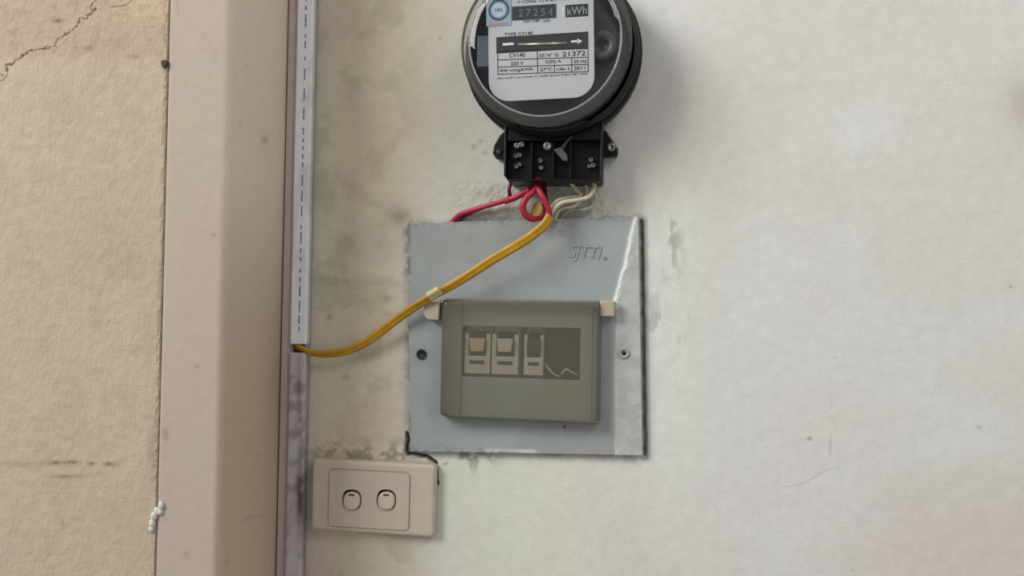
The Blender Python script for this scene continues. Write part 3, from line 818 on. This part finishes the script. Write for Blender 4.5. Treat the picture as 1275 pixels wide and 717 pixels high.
# terminal block
TB0, TB1 = .0008, .036
tl, tr_ = P(627.5, 195, TB1)[0], P(750, 195, TB1)[0]; tb, tt = P(690, 225.5, TB1)[2], P(690, 150, TB1)[2]
tblk = G()
tblk.prism([(tl+.004, tb), (tr_-.0015, tb), (tr_, tb+.0015), (tr_, tt), (tl, tt), (tl, tb+.005)], TB0, .022)
wl_ = .0022
tblk.box(tl, tl+wl_, tb+.005, tt, .022, TB1); tblk.box(tr_-wl_, tr_, tb+.0015, tt, .022, TB1)
tblk.box(tl+.004, tr_-.0015, tb, tb+.0022, .022, TB1)
tb_o = tblk.build('terminal_block', M_black, met, bevel=.0008)
for px_ in (662, 689, 711):
    x_ = P(px_, 200, .03)[0]; G().box(x_-.0009, x_+.0009, tb+.0022, P(0, 178, .03)[2] if False else P(690, 178, .03)[2], .022, .0335).build('divider', M_black, tb_o)
G().box(tl+wl_, tr_-wl_, P(690, 176, .03)[2], tt, .022, .0345).build('upper_deck', M_black, tb_o, bevel=.001)
# mounting lugs
for sgn, pts, sp in ((1, [(749, 160), (756, 164), (764, 176), (769.5, 185), (769, 194), (749, 195)], (761, 183)), (-1, [(629, 162), (622, 168), (615, 180), (613, 190), (617, 197), (629, 198)], (621.5, 189))):
    q2 = [P(a, b, .010) for a, b in pts]
    lg = G().prism([(p_[0], p_[2]) for p_ in q2], .0005, .010).build('mounting_lug', M_black, met, bevel=.0012)
    s_ = P(sp[0], sp[1], .0115); cc = (s_[0], s_[2])
    if sgn > 0:
        G().lathe(cc, [(.0042, .0095), (.0042, .0112), (.0034, .0122), (.0020, .0122), (.0018, .0112), (.0003, .0112)], 28).build('screw', M_screw, lg)
    else:
        G().lathe(cc, [(.0030, .0095), (.0030, .0112), (.0022, .0118), (.0003, .0118)], 24).build('screw', mat('dull_screw', srgb(60, 60, 62), .5, metal=.5), lg)
s_ = P(681.5, 181.5, .036)
G().lathe((s_[0], s_[2]), [(.0040, .034), (.0040, .0362), (.0030, .0370), (.0018, .0370), (.0016, .0355), (.0003, .0355)], 28).build('screw', M_screw, tb_o)
dull = mat('terminal_screw_metal', srgb(120, 122, 122), .38, metal=.75)
for px_, py_, r_ in ((645, 183, .0030), (651, 181.5, .0028), (641.5, 193.5, .0030), (647, 192.5, .0026), (642.5, 207, .0028), (647, 204.5, .0022), (672.5, 199.5, .0030), (673.5, 208.5, .0026), (736, 199, .0026), (739, 205.5, .0026), (734, 207, .0022)):
    s_ = P(px_, py_, .027); cc = (s_[0], s_[2]); hi = .0352 if py_ < 186 else .027
    bs = hi-.003
    G().lathe(cc, [(r_, bs-.002), (r_, bs+.002), (r_*.75, hi), (r_*.35, hi), (r_*.3, hi-.001), (.0002, hi-.001)], 18).build('terminal_screw', dull, tb_o)
# loose link plate
p_ = [P(a, b, .038) for a, b in ((689, 186), (699, 183), (706, 193), (707, 200), (701, 200))]
G().prism([(q3[0], q3[2]) for q3 in p_], .0355, .038).build('link_plate', mat('link_grey', srgb(84, 84, 88), .45), tb_o, bevel=.0005)
p_ = [P(a, b, .036) for a, b in ((699, 183), (704, 176), (712, 169), (713, 171), (706, 178), (702, 185))]
G().prism([(q3[0], q3[2]) for q3 in p_], .0346, .036).build('seal_wire', mat('seal_wire_grey', srgb(66, 66, 66), .5), tb_o)

# ------------------------------------------------------------ wires
def wire(pts, r, material, name, label, group=None, n=10, sect=None, twist=None, cat='wire'):
    path = spline([P(a, b, o) for a, b, o in pts], n)
    tw = None
    if twist: tw = np.interp(np.linspace(0, 1, len(path)), np.linspace(0, 1, len(twist)), twist)
    return G().sweep(path, sect or circ(r, 12), twist=tw).build(name, material, None, label=label, cat=cat, group=group, loc=path[0])
wire([(637.5, 223, .014), (634, 235, .015), (634.5, 243, .012), (630, 249, .009), (606, 257, .006), (580, 268, .0022), (563, 284, .0015)], .0019, mat('dark_red_wire', srgb(108, 20, 30), .5), 'electrical_wire', 'dark red wire leaving the leftmost meter terminal, bending left', 'meter tails')
wire([(667, 223, .018), (662, 236, .020), (650, 243, .018), (630, 249.5, .016), (604, 257, .013), (584, 263, .009), (570, 269, .005), (556, 284, .0010)], .0024, M_red, 'electrical_wire', 'long crimson wire running left into the top edge of the grey box', 'meter tails')
wire([(660, 236, .026), (650, 241, .0225), (640, 246.5, .0205), (628, 250.5, .0195)], .0032, M_red, 'wire_sleeve', 'thick crimson sleeve over the long red wire', None)
wire([(669, 223, .022), (666, 236, .026), (656, 246, .028), (651, 257, .028), (654, 267, .026), (663, 272.5, .022), (672, 270, .016), (676, 262, .012)], .0031, M_red, 'electrical_wire', 'crimson wire curled in a loop below the meter terminals', 'meter tails')
wire([(671, 223, .020), (669, 232, .026), (674, 242, .031), (680, 254, .031), (684, 264, .030), (683, 274, .029)], .0028, M_red, 'electrical_wire', 'crimson wire going straight down into the yellow cable sheath', 'meter tails')
wire([(676, 223, .012), (677, 234, .014), (679, 250, .016), (676, 262, .012), (672, 276, .0015)], .0026, mat('maroon_wire', srgb(92, 20, 34), .5), 'electrical_wire', 'maroon wire behind the crimson ones under the second terminal', 'meter tails')
g = G(); p_ = [P(a, b, .022) for a, b in ((660, 266), (664, 254), (671, 249), (676, 258), (673, 268), (664, 271))]
g.prism([(q3[0], q3[2]) for q3 in p_], .015, .022).build('tape_wrap', mat('tan_tape', srgb(196, 158, 84), .6, bump=.0006, bscale=500), None, bevel=.0012, label='crumpled tan tape on the wire joint inside the red loop', cat='tape', loc=P(668, 260, .015))
wire([(708, 224, .018), (716, 234, .016), (723, 243, .014), (708, 246, .016), (694, 250, .020), (684, 262, .022), (680, 276, .0245)], .0019, M_pale, 'electrical_wire', 'pale beige wire slanting from the third terminal, upper of the pale ones', 'meter tails')
wire([(739, 224, .020), (739.5, 235, .022), (733, 245, .022), (716, 249.5, .022), (701, 252, .024), (691, 259, .025), (685, 268, .026), (681, 277, .026)], .0021, M_pale, 'electrical_wire', 'pale beige wire dropping from the rightmost terminal and bending left', 'meter tails')
wire([(727, 224, .008), (730, 240, .008), (716, 256, .010), (702, 259, .012), (694, 266, .008), (690, 282, .001)], .0017, M_pale, 'electrical_wire', 'thin pale wire lowest of the pale ones, entering the box top', 'meter tails')
wire([(741, 240, .006), (741, 254, .006), (728, 261, .005), (712, 261, .004), (700, 270, .002), (696, 284, .0015)], .0018, mat('old_white_wire', srgb(176, 176, 162), .6), 'electrical_wire', 'off-white wire lying against the plaster just above the box', 'meter tails')
# flat twin yellow cable
lobes = []
for k in range(24):
    t = 2*math.pi*k/24; x = .0046*math.cos(t); y = .0026*math.sin(t)*(1-.32*math.exp(-(math.cos(t)/.28)**2)); lobes.append((x, y))
pts = [(685.5, 269, .030), (677, 281, .031), (660, 295, .031), (636, 310, .031), (612, 324, .030), (586, 341, .028), (563, 355, .026), (546, 364.5, .0235), (532, 372.5, .021), (510, 386, .018), (488, 402, .016), (466, 419, .014), (446, 431, .013), (428, 437.5, .012), (408, 440.5, .0115), (390, 439.5, .012), (377, 434.5, .0115), (369, 430, .007), (367, 420, .0055)]
tw = [.5, .35, .25, .2, .2, .35, .6, .8, .7, .45, .35, .3, .35, .5, .7, .9, .9, .8, .8]
cab = wire(pts, 0, M_yellow, 'yellow_cable', 'yellow flat twin cable hanging from the meter tails to the trunking in the corner', sect=lobes, twist=tw, cat='cable')
wire([(548, 361, .029), (541, 365.5, .0285), (534, 369.5, .0275)], .0044, mat('pale_tape', srgb(206, 190, 138), .6, bump=.0003, bscale=700), 'tape_wrap', 'pale tape around the yellow cable above the left hinge lug', cat='tape', sect=[(a*1.12, b*1.3) for a, b in lobes], twist=[.75, .75])

# ------------------------------------------------------------ small things on the pilaster joint
c = P(205.5, 80, ret)
g = G(); nv = 14
base = [(c[0]+(.0028+.0006*math.sin(3*t))*math.cos(t), c[2]+(.0042+.0006*math.cos(2*t))*math.sin(t)) for t in np.linspace(0, 2*math.pi, nv, endpoint=False)]
g.prism(base, ret-.001, ret+.0022)
g.build('nail_head', mat('rusted_iron', srgb(70, 52, 46), .8, bump=.0006, bscale=700), None, bevel=.0006, label='small rusty dark nail stub in the joint near the top left', cat='nail', loc=(c[0], -ret, c[2]))
bm_pts = []
v_all = []; f_all = []
def lump(cx_, cy_, r_, seed):
    p0 = P(cx_, cy_, ret); n_, m_ = 14, 8; v = []; f = []
    for j in range(m_+1):
        ph = math.pi*j/m_
        for k in range(n_):
            t = 2*math.pi*k/n_; w = 1+.08*math.sin(2*t+seed)*math.sin(ph)
            v.append((p0[0]+r_*w*math.sin(ph)*math.cos(t), -ret-.0006-.0022*w*math.sin(ph)*math.sin(t), p0[2]+r_*1.25*w*math.cos(ph)))
    for j in range(m_):
        for k in range(n_): f.append([j*n_+k, j*n_+(k+1) % n_, (j+1)*n_+(k+1) % n_, (j+1)*n_+k])
    return v, f
g = G()
for i, (a, b, r_) in enumerate(((201, 629, .0029), (196, 636, .0030), (192.5, 642, .0032), (190, 651, .0032), (189, 658, .0026), (200, 637, .0024))):
    v, f = lump(a, b, r_, i*1.7); g.add(v, f, True)
g.build('putty_blob', mat('white_putty', srgb(208, 204, 196), .8, bump=.0003, bscale=300), None, label='white blob of filler smeared over the joint at lower left', cat='filler', loc=P(195, 642, ret))
